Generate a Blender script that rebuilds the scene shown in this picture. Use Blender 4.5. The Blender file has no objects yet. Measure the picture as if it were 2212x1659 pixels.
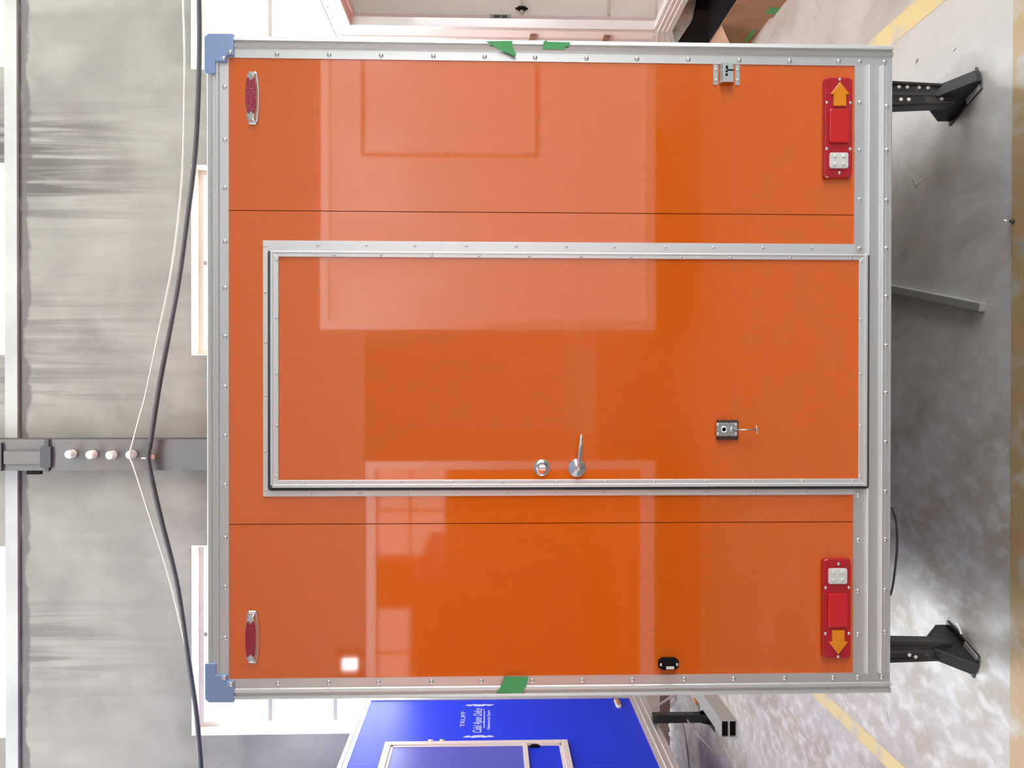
import bpy, bmesh, math, random
from mathutils import Vector, Matrix

random.seed(7)
PI = math.pi
SC = bpy.context.scene
COL = SC.collection

# ------------------------------------------------------------------ camera
FPX = 1661.0
CAM = Vector((0.0, -2.36, 1.65))
ROT = Matrix(((0.0011404566, 0.9999858115, 0.0052034694),
              (-0.0290480901, 0.0052344047, -0.9995643098),
              (-0.9995773646, 0.0009888090, 0.0290536482)))
cam_data = bpy.data.cameras.new('camera')
cam = bpy.data.objects.new('camera', cam_data)
COL.objects.link(cam)
cam_data.sensor_fit = 'HORIZONTAL'
cam_data.sensor_width = 36.0
cam_data.lens = 36.0 * FPX / 2212.0
cam_data.clip_start = 0.05
cam_data.clip_end = 200
cam.matrix_world = Matrix.Translation(CAM) @ ROT.to_4x4()
SC.camera = cam

# ------------------------------------------------------------------ sky, exposure
SKY = 12.3
world = bpy.data.worlds.new('sky')
SC.world = world
world.use_nodes = True
bg = world.node_tree.nodes['Background']
bg.inputs['Color'].default_value = (0.93, 0.97, 1.0, 1)
bg.inputs['Strength'].default_value = SKY
SC.view_settings.view_transform = 'Standard'
SC.view_settings.look = 'None'
SC.view_settings.gamma = 1.0
SC.view_settings.use_curve_mapping = False
SC.view_settings.exposure = 0.0
SC.cycles.use_denoising = True
SC.cycles.max_bounces = 10
SC.cycles.diffuse_bounces = 6
SC.cycles.glossy_bounces = 5
SC.cycles.transparent_max_bounces = 12
SC.cycles.sample_clamp_indirect = 12.0


def portal(name, loc, rot, sx, sy):
    """a sky portal lying in an opening of the hall (it adds no light, it only guides the sampling)"""
    l = bpy.data.lights.new(name, 'AREA')
    l.shape = 'RECTANGLE'
    l.size, l.size_y = sx, sy
    l.cycles.is_portal = True
    o = bpy.data.objects.new(name, l)
    o.location, o.rotation_euler = loc, rot
    COL.objects.link(o)


# ------------------------------------------------------------------ measuring: a pixel of the photo onto a known plane
def ray(px, py):
    return ROT @ Vector(((px - 1106.0) / FPX, -(py - 829.5) / FPX, -1.0))


def F(px, py, Y=0.0):
    d = ray(px, py)
    t = (Y - CAM.y) / d.y
    return CAM.x + d.x * t, CAM.z + d.z * t


def FL(px, py, z=0.0):
    d = ray(px, py)
    t = (z - CAM.z) / d.z
    return CAM.x + d.x * t, CAM.y + d.y * t


# ------------------------------------------------------------------ materials
MATS = {}


def mat(name, col, rough=0.5, metal=0.0, coat=0.0, coat_rough=0.05, ior=1.5, var=None, bump=None, spec=0.5,
        rvar=0.0):
    """var = (second colour, noise scale xyz, lo, hi); bump = (scale xyz, strength)"""
    m = bpy.data.materials.new(name)
    m.use_nodes = True
    nt = m.node_tree
    b = nt.nodes['Principled BSDF']
    b.inputs['Base Color'].default_value = (*col, 1)
    b.inputs['Roughness'].default_value = rough
    b.inputs['Metallic'].default_value = metal
    b.inputs['IOR'].default_value = ior
    b.inputs['Specular IOR Level'].default_value = spec
    b.inputs['Coat Weight'].default_value = coat
    b.inputs['Coat Roughness'].default_value = coat_rough
    geo = None
    if var or bump:
        geo = nt.nodes.new('ShaderNodeNewGeometry')

    def noise(scale, detail=5.0):
        mp = nt.nodes.new('ShaderNodeMapping')
        mp.inputs['Scale'].default_value = scale
        nt.links.new(geo.outputs['Position'], mp.inputs['Vector'])
        n = nt.nodes.new('ShaderNodeTexNoise')
        n.inputs['Scale'].default_value = 1.0
        n.inputs['Detail'].default_value = detail
        nt.links.new(mp.outputs['Vector'], n.inputs['Vector'])
        return n.outputs['Fac']
    if var:
        c2, sc, lo, hi = var
        f = noise(sc)
        mr = nt.nodes.new('ShaderNodeMapRange')
        mr.inputs['From Min'].default_value = lo
        mr.inputs['From Max'].default_value = hi
        nt.links.new(f, mr.inputs['Value'])
        mx = nt.nodes.new('ShaderNodeMix')
        mx.data_type = 'RGBA'
        mx.inputs[6].default_value = (*col, 1)
        mx.inputs[7].default_value = (*c2, 1)
        nt.links.new(mr.outputs['Result'], mx.inputs[0])
        nt.links.new(mx.outputs[2], b.inputs['Base Color'])
        if rvar:
            mm = nt.nodes.new('ShaderNodeMath')
            mm.operation = 'MULTIPLY_ADD'
            mm.inputs[1].default_value = rvar
            mm.inputs[2].default_value = rough
            nt.links.new(mr.outputs['Result'], mm.inputs[0])
            nt.links.new(mm.outputs[0], b.inputs['Roughness'])
    if bump:
        f = noise(bump[0], 3.0)
        bp = nt.nodes.new('ShaderNodeBump')
        bp.inputs['Strength'].default_value = bump[1]
        bp.inputs['Distance'].default_value = 0.01
        nt.links.new(f, bp.inputs['Height'])
        nt.links.new(bp.outputs['Normal'], b.inputs['Normal'])
        if coat:
            nt.links.new(bp.outputs['Normal'], b.inputs['Coat Normal'])
    MATS[name] = m
    return m


ORANGE = mat('orange_gelcoat', (0.725, 0.128, 0.007), rough=0.5, coat=1.0, coat_rough=0.035, spec=0.0,
             bump=((2.2, 2.2, 2.2), 0.012))
ALU = mat('brushed_aluminium', (0.74, 0.74, 0.72), rough=0.38, metal=0.75)
ALU2 = mat('anodised_aluminium', (0.80, 0.80, 0.79), rough=0.42, metal=0.6)
RIVET = mat('rivet_steel', (0.82, 0.82, 0.80), rough=0.22, metal=0.9)
CHROME = mat('chrome', (0.86, 0.88, 0.92), rough=0.06, metal=1.0)
STEEL = mat('zinc_steel', (0.62, 0.66, 0.66), rough=0.35, metal=0.85)
RUBBER = mat('black_rubber', (0.035, 0.033, 0.036), rough=0.6)
BROWNRUB = mat('brown_rubber', (0.06, 0.022, 0.014), rough=0.6)
REDLENS = mat('red_lens', (0.44, 0.008, 0.016), rough=0.12, coat=0.6)
REDLENS2 = mat('bright_red_lens', (0.62, 0.010, 0.014), rough=0.10, coat=0.6, bump=((90, 90, 90), 0.12))
DARKRED = mat('dark_red_lens', (0.30, 0.012, 0.035), rough=0.12, coat=0.8, bump=((120, 20, 120), 0.3))
AMBER = mat('amber_lens', (0.80, 0.26, 0.006), rough=0.12, coat=0.6, bump=((70, 70, 70), 0.1))
CLEARLENS = mat('clear_lens', (0.70, 0.69, 0.64), rough=0.10, coat=0.8, bump=((60, 60, 60), 0.1))
BLACKPAINT = mat('black_painted_steel', (0.022, 0.021, 0.023), rough=0.38,
                 var=((0.10, 0.085, 0.07), (26, 26, 26), 0.62, 0.75))
GREEN = mat('green_masking_tape', (0.085, 0.37, 0.125), rough=0.75, bump=((90, 90, 90), 0.25))
ORANGE.node_tree.nodes['Principled BSDF'].inputs['Coat IOR'].default_value = 1.92
BLUE = mat('blue_gelcoat', (0.018, 0.055, 0.85), rough=0.42, spec=0.15)
BLUEPANE = mat('blue_hatch_panel', (0.105, 0.125, 0.60), rough=0.3, spec=0.3)
WHITE = mat('white_gelcoat', (0.80, 0.79, 0.77), rough=0.3, coat=0.6, coat_rough=0.06)
WHITEVINYL = mat('white_vinyl_lettering', (0.62, 0.70, 0.95), rough=0.5)
BEIGE = mat('beige_lining', (0.74, 0.72, 0.66), rough=0.6)
PINKWOOD = mat('bare_plywood', (0.66, 0.54, 0.50), rough=0.7)
IVORY = mat('ivory_plastic', (0.72, 0.69, 0.60), rough=0.45)
CARD = mat('cardboard', (0.34, 0.215, 0.115), rough=0.85, var=((0.26, 0.155, 0.08), (6, 6, 6), 0.45, 0.65))
CARD2 = mat('pale_cardboard', (0.58, 0.42, 0.29), rough=0.85, var=((0.50, 0.35, 0.22), (7, 7, 7), 0.45, 0.65))
PARCEL = mat('bubble_wrap', (0.46, 0.45, 0.40), rough=0.45, var=((0.34, 0.33, 0.30), (22, 22, 22), 0.45, 0.6),
             bump=((28, 28, 28), 0.8))
BLACKPLASTIC = mat('black_plastic', (0.010, 0.008, 0.009), rough=0.9, spec=0.1)
INSUL = mat('glazed_ceramic', (0.78, 0.76, 0.66), rough=0.35, var=((0.50, 0.48, 0.40), (22, 22, 22), 0.5, 0.65))
COLUMN = mat('column_paint', (0.105, 0.108, 0.104), rough=0.7, var=((0.15, 0.115, 0.10), (1.6, 1.6, 0.9), 0.42, 0.62),
             bump=((9, 9, 9), 0.3))
CABLE = mat('black_cable', (0.045, 0.043, 0.046), rough=0.6)
WIRE = mat('white_wire', (0.60, 0.58, 0.50), rough=0.6)
FRAMEPAINT = mat('window_frame_paint', (0.74, 0.70, 0.62), rough=0.5)
BARPAINT = mat('glazing_bar_paint', (0.40, 0.37, 0.345), rough=0.5)
PLASTER = mat('beam_plaster', (0.42, 0.42, 0.385), rough=0.9, var=((0.34, 0.34, 0.315), (1.5, 1.5, 1.2), 0.4, 0.65),
              bump=((5, 5, 5), 0.3))
SKIRT = mat('brown_baseboard_paint', (0.16, 0.085, 0.065), rough=0.7, var=((0.24, 0.15, 0.11), (5, 5, 9), 0.45, 0.6))
DADO = mat('tan_dado_paint', (0.56, 0.46, 0.34), rough=0.8, var=((0.44, 0.35, 0.27), (2.5, 2.5, 1.5), 0.4, 0.65))
ROOF = mat('blue_roof_sheet', (0.42, 0.47, 0.55), rough=0.5, metal=0.0)
FRONTWALL = mat('dark_sheet_cladding', (0.16, 0.165, 0.17), rough=0.7)
HALLWALL = mat('hall_plaster', (0.60, 0.58, 0.54), rough=0.9)
CAPMAT = mat('blue_aluminium', (0.30, 0.42, 0.66), rough=0.35, metal=0.4)  # corner caps, blue base colour
UNDER = mat('grey_underfloor', (0.16, 0.16, 0.155), rough=0.8)
TYRE = mat('tyre_rubber', (0.02, 0.02, 0.02), rough=0.8)
TUBE = mat('galvanised_tube', (0.52, 0.52, 0.48), rough=0.45, metal=0.4)
DULLBAR = mat('dull_aluminium_bar', (0.34, 0.34, 0.31), rough=0.55, metal=0.3)
ORANGEPL = mat('orange_plastic', (0.62, 0.24, 0.07), rough=0.4)
DUST = mat('dusty_steel', (0.36, 0.345, 0.31), rough=0.7)
FLAKE = mat('white_plaster_flake', (0.75, 0.72, 0.64), rough=0.8)
RUST_SHADOW = mat('rust_and_tab_shadow', (0.26, 0.14, 0.10), rough=0.6)
PINKROD = mat('pinkish_rod', (0.42, 0.33, 0.32), rough=0.5)

# window glass: thin clear sheet
GLASS = bpy.data.materials.new('window_glass')
GLASS.use_nodes = True
nt = GLASS.node_tree
nt.nodes.remove(nt.nodes['Principled BSDF'])
tr = nt.nodes.new('ShaderNodeBsdfTransparent')
gl = nt.nodes.new('ShaderNodeBsdfGlossy')
gl.inputs['Roughness'].default_value = 0.02
mx = nt.nodes.new('ShaderNodeMixShader')
mx.inputs[0].default_value = 0.06
nt.links.new(tr.outputs[0], mx.inputs[1])
nt.links.new(gl.outputs[0], mx.inputs[2])
nt.links.new(mx.outputs[0], nt.nodes['Material Output'].inputs['Surface'])


class G:
    """tiny node-graph helper for the wall and floor"""

    def __init__(self, name):
        self.m = bpy.data.materials.new(name)
        self.m.use_nodes = True
        self.nt = self.m.node_tree
        self.b = self.nt.nodes['Principled BSDF']
        self.pos = self.nt.nodes.new('ShaderNodeNewGeometry').outputs['Position']
        s = self.nt.nodes.new('ShaderNodeSeparateXYZ')
        self.nt.links.new(self.pos, s.inputs[0])
        self.x, self.y, self.z = s.outputs

    def lk(self, v, inp):
        if isinstance(v, (int, float)):
            inp.default_value = v
        elif isinstance(v, tuple):
            inp.default_value = (*v, 1) if len(v) == 3 else v
        else:
            self.nt.links.new(v, inp)

    def math(self, op, a, b=0.0, c=0.0):
        n = self.nt.nodes.new('ShaderNodeMath')
        n.operation = op
        for i, v in enumerate((a, b, c)):
            self.lk(v, n.inputs[i])
        return n.outputs[0]

    def rng(self, v, a, b, c=0.0, d=1.0, smooth=False):
        n = self.nt.nodes.new('ShaderNodeMapRange')
        if smooth:
            n.interpolation_type = 'SMOOTHSTEP'
        for i, q in enumerate((v, a, b, c, d)):
            self.lk(q, n.inputs[i])
        return n.outputs[0]

    def noise(self, sc, detail=5.0, dist=0.0, rot=(0, 0, 0), off=(0, 0, 0)):
        mp = self.nt.nodes.new('ShaderNodeMapping')
        mp.inputs['Scale'].default_value = sc
        mp.inputs['Rotation'].default_value = rot
        mp.inputs['Location'].default_value = off
        self.nt.links.new(self.pos, mp.inputs[0])
        n = self.nt.nodes.new('ShaderNodeTexNoise')
        n.inputs['Scale'].default_value = 1.0
        n.inputs['Detail'].default_value = detail
        n.inputs['Distortion'].default_value = dist
        self.nt.links.new(mp.outputs[0], n.inputs['Vector'])
        return n.outputs['Fac']

    def mix(self, f, a, b):
        n = self.nt.nodes.new('ShaderNodeMix')
        n.data_type = 'RGBA'
        self.lk(f, n.inputs[0])
        self.lk(a, n.inputs[6])
        self.lk(b, n.inputs[7])
        return n.outputs[2]

    def bump(self, h, strength, dist=0.02):
        n = self.nt.nodes.new('ShaderNodeBump')
        n.inputs['Strength'].default_value = strength
        n.inputs['Distance'].default_value = dist
        self.nt.links.new(h, n.inputs['Height'])
        self.nt.links.new(n.outputs[0], self.b.inputs['Normal'])


def wall_material():
    g = G('stained_concrete')
    blot = g.noise((1.5, 1, 1.3), 8, 0.4)
    c = g.mix(g.rng(blot, 0.35, 0.68), (0.295, 0.279, 0.238), (0.205, 0.193, 0.167))
    streak = g.noise((5.0, 1, 0.45), 6, 0.3)
    c = g.mix(g.rng(streak, 0.50, 0.75, 0, 0.55), c, (0.18, 0.166, 0.147))
    fine = g.noise((2.6, 1, 2.2), 8, 0.8)
    c = g.mix(g.rng(fine, 0.55, 0.75, 0, 0.30), c, (0.20, 0.168, 0.146))
    pale = g.noise((1.7, 1, 1.1), 4, 0.2, off=(3.1, 0, 1.7))
    c = g.mix(g.rng(pale, 0.55, 0.75, 0, 0.45), c, (0.39, 0.376, 0.335))
    # water runs below the beam joint
    drip = g.noise((12.0, 1, 0.5), 6, 0.8)
    lenx = g.noise((3.6, 1, 0.0), 4, 0, off=(0.4, 0, 0))
    zone1 = g.math('MULTIPLY', g.rng(g.x, 1.25, 1.7, 0, 1, True), g.rng(g.x, 2.55, 2.2, 0, 1, True))
    zone2 = g.math('MULTIPLY', g.rng(g.x, -0.45, -0.1, 0, 1, True), g.rng(g.x, 1.0, 0.5, 0, 0.5, True))
    zone3 = g.math('MULTIPLY', g.rng(g.x, -2.9, -2.5, 0, 0.6, True), g.rng(g.x, -1.9, -2.2, 0, 1, True))
    zone = g.math('ADD', g.math('ADD', zone1, zone2), g.math('ADD', zone3, 0.05))
    fall = g.rng(g.z, g.math('MULTIPLY_ADD', lenx, -2.6, 5.75), 5.8, 0, 1)
    run = g.math('MULTIPLY', g.math('MULTIPLY', g.rng(drip, 0.42, 0.62), fall), zone)
    c = g.mix(g.math('MINIMUM', run, 0.9), c, (0.085, 0.074, 0.066))
    # dark ragged joint under the beam
    wob = g.noise((3.0, 1, 3.0), 6, 0.2)
    d = g.math('ABSOLUTE', g.math('ADD', g.z, g.math('MULTIPLY_ADD', wob, 0.22, -5.93)))
    c = g.mix(g.rng(d, 0.030, 0.055, 0.85, 0.0), c, (0.11, 0.098, 0.094))
    g.lk(c, g.b.inputs['Base Color'])
    g.b.inputs['Roughness'].default_value = 0.92
    g.bump(g.noise((6, 6, 6), 6), 0.25)
    return g.m


def floor_material(name='worn_floor', line=None):
    g = G(name)
    big = g.noise((0.7, 0.55, 1), 5, 0.4)
    c = g.mix(g.rng(big, 0.38, 0.62), (0.57, 0.555, 0.52), (0.48, 0.455, 0.405))
    left = g.rng(g.x, 0.9, -0.9, 0, 1, True)
    patch = g.noise((4.5, 3.2, 1), 9, 0.2)
    c = g.mix(g.math('MULTIPLY', g.rng(patch, 0.46, 0.60), g.math('MULTIPLY_ADD', left, 0.7, 0.12)), c,
              (0.40, 0.345, 0.265))
    chalk = g.noise((17, 11, 1), 8, 0.3, rot=(0, 0, 0.5), off=(2, 9, 0))
    c = g.mix(g.math('MULTIPLY', g.rng(chalk, 0.46, 0.66), g.math('MULTIPLY_ADD', left, 0.62, 0.12)), c,
              (0.70, 0.69, 0.655))
    brown = g.noise((2.2, 1.6, 1), 7, 0.5, off=(5, 2, 0))
    c = g.mix(g.rng(brown, 0.57, 0.70, 0, 0.6), c, (0.30, 0.25, 0.205))
    scr = g.noise((30, 2.5, 1), 4, 0.2, rot=(0, 0, 1.0))
    c = g.mix(g.math('MULTIPLY', g.rng(scr, 0.64, 0.72, 0, 0.5), g.rng(big, 0.45, 0.6)), c, (0.60, 0.59, 0.54))
    if line:
        w = g.noise((9, 9, 1), 8, 0.4, off=(1, 4, 0))
        c = g.mix(g.rng(w, 0.66, 0.50, 0.25, 0.92), c, line)
    g.lk(c, g.b.inputs['Base Color'])
    rn = g.noise((2.5, 2.5, 1), 5, 0.4, off=(2, 7, 0))
    g.lk(g.rng(rn, 0.35, 0.7, 0.25, 0.55), g.b.inputs['Roughness'])
    g.b.inputs['Specular IOR Level'].default_value = 0.5
    g.bump(g.noise((3, 3, 3), 7), 0.12)
    return g.m


WALL = wall_material()
FLOOR = floor_material()
YELLOW = floor_material('worn_yellow_paint', (0.72, 0.58, 0.24))
OCHRE = floor_material('worn_ochre_paint', (0.46, 0.31, 0.13))


# ------------------------------------------------------------------ mesh helpers
class MB:
    def __init__(self):
        self.v, self.f, self.sm = [], [], []

    def add(self, vs, fs, smooth=False):
        n = len(self.v)
        self.v += [Vector(p) for p in vs]
        for f in fs:
            self.f.append([i + n for i in f])
            self.sm.append(smooth)
        return self

    def box(self, x0, x1, y0, y1, z0, z1):
        x0, x1 = min(x0, x1), max(x0, x1)
        y0, y1 = min(y0, y1), max(y0, y1)
        z0, z1 = min(z0, z1), max(z0, z1)
        vs = [(x, y, z) for z in (z0, z1) for y in (y0, y1) for x in (x0, x1)]
        return self.add(vs, [(0, 2, 3, 1), (4, 5, 7, 6), (0, 1, 5, 4), (2, 6, 7, 3), (0, 4, 6, 2), (1, 3, 7, 5)])

    def prism(self, pts, vec, smooth=False):
        """polygon (3D points) swept along vec, capped"""
        pts = [Vector(p) for p in pts]
        vec = Vector(vec)
        n = len(pts)
        nrm = Vector((0, 0, 0))
        for i in range(n):
            a, b = pts[i], pts[(i + 1) % n]
            nrm += Vector(((a.y - b.y) * (a.z + b.z), (a.z - b.z) * (a.x + b.x), (a.x - b.x) * (a.y + b.y)))
        if nrm.dot(vec) > 0:
            pts.reverse()
        k = len(self.v)
        self.add(pts + [p + vec for p in pts], [])
        self.f.append([k + i for i in range(n)]); self.sm.append(False)
        self.f.append([k + n + i for i in reversed(range(n))]); self.sm.append(False)
        for i in range(n):
            j = (i + 1) % n
            self.f.append([k + j, k + i, k + n + i, k + n + j]); self.sm.append(smooth)
        return self

    def loft(self, rings, cap=True, smooth=True, closed=True):
        n = len(rings[0])
        k = len(self.v)
        for r in rings:
            self.v += [Vector(p) for p in r]
        for a in range(len(rings) - 1):
            for i in range(n if closed else n - 1):
                j = (i + 1) % n
                self.f.append([k + a * n + i, k + a * n + j, k + (a + 1) * n + j, k + (a + 1) * n + i])
                self.sm.append(smooth)
        if cap:
            self.f.append([k + i for i in reversed(range(n))]); self.sm.append(False)
            m = k + (len(rings) - 1) * n
            self.f.append([m + i for i in range(n)]); self.sm.append(False)
        return self

    def tube(self, path, r, n=8, cap=True):
        path = [Vector(p) for p in path]
        rings = []
        up = Vector((0.13, 0.21, 1)).normalized()
        for i, p in enumerate(path):
            t = (path[min(i + 1, len(path) - 1)] - path[max(i - 1, 0)]).normalized()
            u = t.cross(up)
            if u.length < 0.05:
                u = t.cross(Vector((1, 0, 0)))
            u.normalize()
            w = u.cross(t).normalized()
            rr = r[i] if isinstance(r, (list, tuple)) else r
            rings.append([p + (u * math.cos(a) + w * math.sin(a)) * rr for a in [2 * PI * q / n for q in range(n)]])
        return self.loft(rings, cap)

    def disc_y(self, x, z, prof, n=20):
        """lathe about a Y axis; prof = [(r, y)...]"""
        rings = [[(x + r * math.cos(2 * PI * i / n), y, z + r * math.sin(2 * PI * i / n)) for i in range(n)]
                 for r, y in prof]
        return self.loft(rings)

    def build(self, name, m, parent=None, bevel=0.0, seg=2, loc=None, props=None):
        base = Vector((0, 0, 0))
        p = parent
        while p is not None:
            base += p.location
            p = p.parent
        o0 = Vector(loc) if loc is not None else None
        sub = o0 if o0 is not None else base
        me = bpy.data.meshes.new(name)
        me.from_pydata([tuple(v - sub) for v in self.v], [], self.f)
        me.polygons.foreach_set('use_smooth', self.sm)
        me.materials.append(m)
        bm = bmesh.new()
        bm.from_mesh(me)
        bmesh.ops.recalc_face_normals(bm, faces=bm.faces)
        bm.to_mesh(me)
        bm.free()
        me.update()
        o = bpy.data.objects.new(name, me)
        COL.objects.link(o)
        if parent is not None:
            o.parent = parent
        if o0 is not None:
            o.location = o0 - base
        if bevel:
            b = o.modifiers.new('bevel', 'BEVEL')
            b.width, b.segments, b.limit_method = bevel, seg, 'ANGLE'
            b.angle_limit = math.radians(40)
        for k, q in (props or {}).items():
            o[k] = q
        return o


def tag(o, label, cat, group=None):
    o['label'], o['category'] = label, cat
    if group:
        o['group'] = group
    return o


def thing(name, label, cat, loc, group=None):
    o = bpy.data.objects.new(name, None)
    o.empty_display_size = 0.1
    o.location = loc
    COL.objects.link(o)
    return tag(o, label, cat, group)


def structure(o):
    o['kind'] = 'structure'
    return o


def rivet_mesh(name, r, h, axis):
    mb = MB()
    n = 10
    rings = []
    for rr, hh in ((1.0, 0.0), (0.93, 0.45), (0.62, 0.85), (0.22, 1.0)):
        ring = []
        for i in range(n):
            a = 2 * PI * i / n
            u, v = rr * r * math.cos(a), rr * r * math.sin(a)
            ring.append((u, -hh * h, v) if axis == 'y' else ((hh * h, u, v) if axis == 'x' else (-hh * h, u, v)))
        rings.append(ring)
    mb.loft(rings)
    me = bpy.data.meshes.new(name)
    me.from_pydata([tuple(v) for v in mb.v], [], mb.f)
    me.polygons.foreach_set('use_smooth', [True] * len(mb.f))
    me.materials.append(RIVET)
    bm = bmesh.new(); bm.from_mesh(me)
    bmesh.ops.recalc_face_normals(bm, faces=bm.faces)
    bm.to_mesh(me); bm.free()
    return me


RIV = rivet_mesh('rivet', 0.0075, 0.0042, 'y')
RIV_S = rivet_mesh('rivet', 0.0046, 0.0028, 'y')
SCREW = rivet_mesh('screw', 0.0052, 0.004, 'y')
RIV_X = rivet_mesh('rivet', 0.008, 0.004, 'x')
RIV_NX = rivet_mesh('rivet', 0.008, 0.004, '-x')


def place(me, name, pos, parent):
    base = Vector((0, 0, 0))
    p = parent
    while p is not None:
        base += p.location
        p = p.parent
    o = bpy.data.objects.new(name, me)
    o.parent = parent
    o.location = Vector(pos) - base
    COL.objects.link(o)
    return o


def interp(pts, n):
    """smooth catmull-rom through points"""
    P = [Vector(p) for p in pts]
    P = [P[0] * 2 - P[1]] + P + [P[-1] * 2 - P[-2]]
    out = []
    for i in range(1, len(P) - 2):
        for k in range(n):
            t = k / n
            a, b, c, d = P[i - 1], P[i], P[i + 1], P[i + 2]
            out.append(0.5 * ((2 * b) + (c - a) * t + (2 * a - 5 * b + 4 * c - d) * t * t
                              + (3 * b - a - 3 * c + d) * t ** 3))
    out.append(P[-2])
    return out


# ------------------------------------------------------------------ the hall
HX0, HX1, HY0, HY1, HZ = -10.5, 9.0, -15.0, 4.65, 8.2
WT = 0.24


def wall_with_holes(u0, u1, z0, z1, holes, put):
    """rectangular pieces round the holes; holes = [(u0,u1,z0,z1)]; put(mb,u0,u1,z0,z1)"""
    us = sorted({u0, u1, *[h[0] for h in holes], *[h[1] for h in holes]})
    zs = sorted({z0, z1, *[h[2] for h in holes], *[h[3] for h in holes]})
    mb = MB()
    for i in range(len(us) - 1):
        for j in range(len(zs) - 1):
            cu, cz = (us[i] + us[i + 1]) / 2, (zs[j] + zs[j + 1]) / 2
            if any(h[0] < cu < h[1] and h[2] < cz < h[3] for h in holes):
                continue
            put(mb, us[i], us[i + 1], zs[j], zs[j + 1])
    return mb


# windows of the back wall: (x0, x1)
WX = [(2.79, 4.51), (0.217, 1.937), (-3.219, -1.495), (-5.79, -4.07), (5.40, 7.10), (-9.3, -7.6)]
WZ0, WZ1 = 2.40, 4.342
UZ0, UZ1 = 5.97, 7.70
holes = [(a, b, WZ0, WZ1) for a, b in WX] + [(a, b, UZ0, UZ1) for a, b in WX]
mb = wall_with_holes(HX0, HX1, -0.1, HZ, holes, lambda m, a, b, c, d: m.box(a, b, HY1, HY1 + WT, c, d))
wall_back = structure(mb.build('wall_back', WALL))
RB = [2.40, 3.083, 3.683, 4.267]


def make_window(name, x0, x1, z0, z1, rows):
    yf = HY1 + 0.165
    f = MB()
    w = 0.055
    f.box(x0, x1, yf, yf + 0.05, z1 - w, z1).box(x0, x1, yf, yf + 0.05, z0, z0 + w)
    f.box(x0, x0 + w, yf, yf + 0.05, z0 + w, z1 - w).box(x1 - w, x1, yf, yf + 0.05, z0 + w, z1 - w)
    fo = structure(f.build(name, FRAMEPAINT))
    xm = (x0 + x1) / 2
    MB().box(xm - 0.018, xm + 0.018, yf + 0.008, yf + 0.042, z0 + w, z1 - w).build('mullion', BARPAINT, fo)
    zz = [z0 + w] + rows + [z1 - w]
    for r in rows:
        MB().box(x0 + w, x1 - w, yf + 0.012, yf + 0.038, r - 0.019, r + 0.019).build('glazing_bar', BARPAINT, fo)
    for i in range(len(zz) - 1):
        for a, b in ((x0 + w, xm - 0.018), (xm + 0.018, x1 - w)):
            MB().box(a, b, yf + 0.022, yf + 0.027, zz[i] + 0.019, zz[i + 1] - 0.019).build('pane', GLASS, fo)
    s = MB().box(x0 - 0.0, x1 + 0.0, HY1 + 0.002, HY1 + 0.165, z0 + 0.002, z0 + 0.016)
    s.build('window_sill', FRAMEPAINT, fo)
    MB().box(x0, x1, HY1 + 0.002, HY1 + 0.165, z1 - 0.014, z1 - 0.002).build('window_head', FRAMEPAINT, fo)
    for xa, xb in ((x0 + 0.002, x0 + 0.014), (x1 - 0.014, x1 - 0.002)):
        MB().box(xa, xb, HY1 + 0.002, HY1 + 0.165, z0 + 0.002, z1 - 0.014).build('window_jamb', FRAMEPAINT, fo)
    portal('sky_portal', ((x0 + x1) / 2, HY1 + WT - 0.01, (z0 + z1) / 2), (-PI / 2, 0, 0), x1 - x0, z1 - z0)


for i, (a, b) in enumerate(WX):
    make_window('window_%d' % (i + 1), a, b, WZ0, WZ1, [3.083, 3.683])
for i, (a, b) in enumerate(WX):
    make_window('window_%d' % (i + 7), a, b, UZ0, UZ1, [6.55, 7.12])

# lintel reveals in pale paint, ring beam, dado and baseboard
structure(MB().box(HX0, HX1, HY1 - 0.03, HY1, 5.86, 5.968).build('trim_1', PLASTER))
structure(MB().box(HX0, HX1, HY1 - 0.012, HY1, 0.085, 0.215).box(HX0, HX1, HY1 - 0.010, HY1, 0.225, 0.48)
          .build('trim_2', DADO))
structure(MB().box(HX0, HX1, HY1 - 0.045, HY1, 0.0, 0.075).build('baseboard_back', SKIRT))

# floor, its painted lines, ground outside
SHADE_FLOOR = mat('shaded_front_floor', (0.10, 0.105, 0.10), rough=0.5, var=((0.15, 0.15, 0.14), (3, 3, 3), 0.4, 0.65))
floor = structure(MB().box(HX0 - 8, HX1 + 12, HY0 - 6, HY1 + 6, -0.25, 0.0).build('floor', FLOOR))
MB().box(HX0, HX1, -9.5, -0.075, 0.0, 0.0010).build('added_dark_floor', SHADE_FLOOR, floor)  # unseen dark sheet added to lower floor bounce and its reflection
MB().box(1.378, 1.472, 0.024, 1.9, 0.0, 0.0012).build('painted_line', YELLOW, floor, props={'label': 'worn yellow line on the right'})
MB().box(-1.607, -1.538, 0.024, 3.6, 0.0, 0.0012).build('painted_line', YELLOW, floor, props={'label': 'worn yellow line on the left'})
MB().box(-3.6, 3.0, -0.075, 0.024, 0.0, 0.0016).build('painted_line', OCHRE, floor, props={'label': 'worn ochre line across the front'})

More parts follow.
